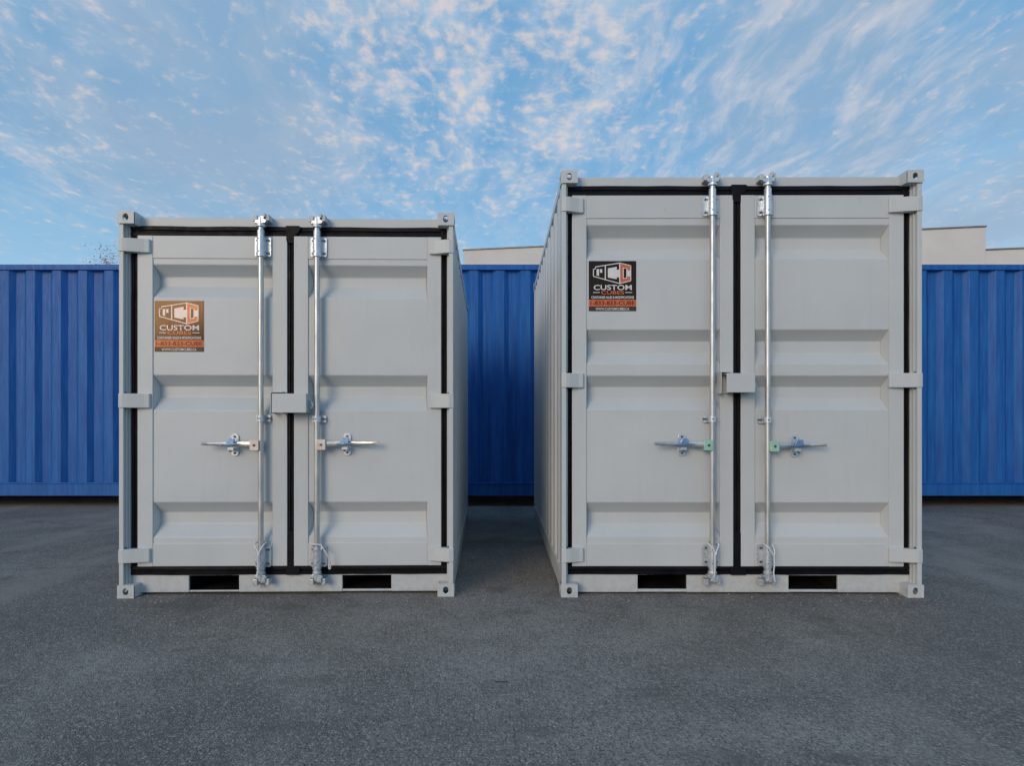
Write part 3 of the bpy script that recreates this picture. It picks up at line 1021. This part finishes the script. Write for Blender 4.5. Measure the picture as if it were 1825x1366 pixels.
# ------------------------------------------------------------------ cable ties at the foot of the door bars
def cable_tie(root, pts_list, label, r=0.0042):
    b = MB()
    for pts in pts_list:
        # smooth the run of points
        P = [Vector(p) for p in pts]
        out = []
        for i in range(len(P) - 1):
            p0, p1, p2, p3 = P[max(i - 1, 0)], P[i], P[i + 1], P[min(i + 2, len(P) - 1)]
            for s in range(5):
                t = s / 5
                out.append(0.5 * ((2 * p1) + (p2 - p0) * t + (2 * p0 - 5 * p1 + 4 * p2 - p3) * t * t + (3 * p1 - p0 - 3 * p2 + p3) * t ** 3))
        out.append(P[-1])
        b.tube(out, r, 8)
    o = b.build('cable_tie', 'plastic', smooth=True)
    o.location = root.location
    o.rotation_euler = root.rotation_euler
    tag(o, label, 'cable tie', 'white ties on the bars of the grey containers')
    return o


def y_tie(root, x, z, skew, label):
    f = -0.020
    cable_tie(root, [
        [(x - 0.030, 0.010, z + 0.005), (x - 0.027, f, z - 0.004), (x - 0.006 + skew, f - 0.006, z - 0.038), (x - 0.004 + skew, f - 0.008, z - 0.075), (x - 0.002 + skew * 0.5, f - 0.008, z - 0.130), (x - 0.008 + skew, f - 0.006, z - 0.195)],
        [(x + 0.030, 0.010, z + 0.004), (x + 0.027, f, z - 0.002), (x + 0.008 + skew, f - 0.006, z - 0.034), (x + 0.002 + skew, f - 0.009, z - 0.060)],
        [(x - 0.030, 0.012, z + 0.005), (x - 0.018, 0.036, z + 0.006), (x + 0.018, 0.036, z + 0.006), (x + 0.030, 0.012, z + 0.004)]], label)


y_tie(root_l, 0.854, 0.325, 0.0, 'white tie knotted in a Y on the left bar of the shorter container')
x = 1.192
z = 0.318
cable_tie(root_l, [[(x - 0.024, 0.030, z - 0.012), (x - 0.030, -0.002, z + 0.002), (x - 0.004, -0.028, z + 0.008), (x + 0.030, -0.024, z + 0.004), (x + 0.052, -0.020, z - 0.028), (x + 0.070, -0.012, z - 0.062), (x + 0.078, 0.0, z - 0.105), (x + 0.082, 0.010, z - 0.142), (x + 0.072, 0.012, z - 0.146), (x + 0.071, 0.008, z - 0.120)],
                   [(x + 0.026, 0.010, z + 0.004), (x + 0.032, -0.008, z - 0.030)]], 'loose white tie dangling from the right bar of the shorter container')
y_tie(root_r, 0.917, 0.325, 0.006, 'white tie knotted in a Y on the left bar of the taller container')
x = 1.252
z = 0.318
cable_tie(root_r, [[(x - 0.026, 0.020, z + 0.004), (x - 0.022, -0.020, z + 0.0), (x + 0.004, -0.028, z - 0.034), (x + 0.020, -0.026, z - 0.060), (x + 0.030, -0.010, z - 0.030), (x + 0.028, 0.02, z + 0.002)],
                   [(x + 0.020, -0.026, z - 0.060), (x + 0.024, -0.024, z - 0.110), (x + 0.020, -0.022, z - 0.165), (x + 0.030, -0.020, z - 0.215)]], 'white tie looped in a V on the right bar of the taller container')


# ------------------------------------------------------------------ loose grit and a twig on the tarmac
def make_grit():
    rnd = random.Random(3)
    b = MB()
    for i in range(900):
        if i < 420:
            x, y = rnd.uniform(-2.4, 2.7), 3.66 + rnd.gauss(-0.02, 0.07)
        elif i < 520:
            x, y = rnd.gauss(0.05, 0.2), rnd.uniform(3.6, 7.0)
        else:
            x, y = rnd.uniform(-3.2, 3.2), rnd.uniform(1.6, 5.2)
        s = rnd.uniform(0.002, 0.0055) * (1.4 if rnd.random() < 0.1 else 1.0)
        n = len(b.v)
        an = rnd.uniform(0, 6.28)
        for q in range(4):
            t = an + q * PI / 2 + rnd.uniform(-0.4, 0.4)
            b.v.append((x + s * math.cos(t), y + s * math.sin(t) * rnd.uniform(0.6, 1.0), 0.0004))
        for q in range(4):
            t = an + 0.4 + q * PI / 2
            b.v.append((x + s * 0.6 * math.cos(t), y + s * 0.6 * math.sin(t), s * rnd.uniform(0.6, 1.0)))
        b.face((n + 4, n + 5, n + 6, n + 7))
        for q in range(4):
            p = (q + 1) % 4
            b.face((n + q, n + p, n + 4 + p, n + 4 + q))
    o = b.build('loose_grit', 'grit')
    o['kind'] = 'stuff'
    o['label'] = 'fine loose grit lying on the asphalt around the containers'
    o['category'] = 'grit'


make_grit()
tw = MB()
tw.tube([(-0.012, 2.470, 0.0022), (0.008, 2.468, 0.0034), (0.028, 2.471, 0.0026), (0.046, 2.466, 0.0022)], [0.0014, 0.0018, 0.0017, 0.0010], 6)
tag(tw.build('twig', 'twig', smooth=True), 'short thin dark twig on the asphalt before the gap between containers', 'twig')
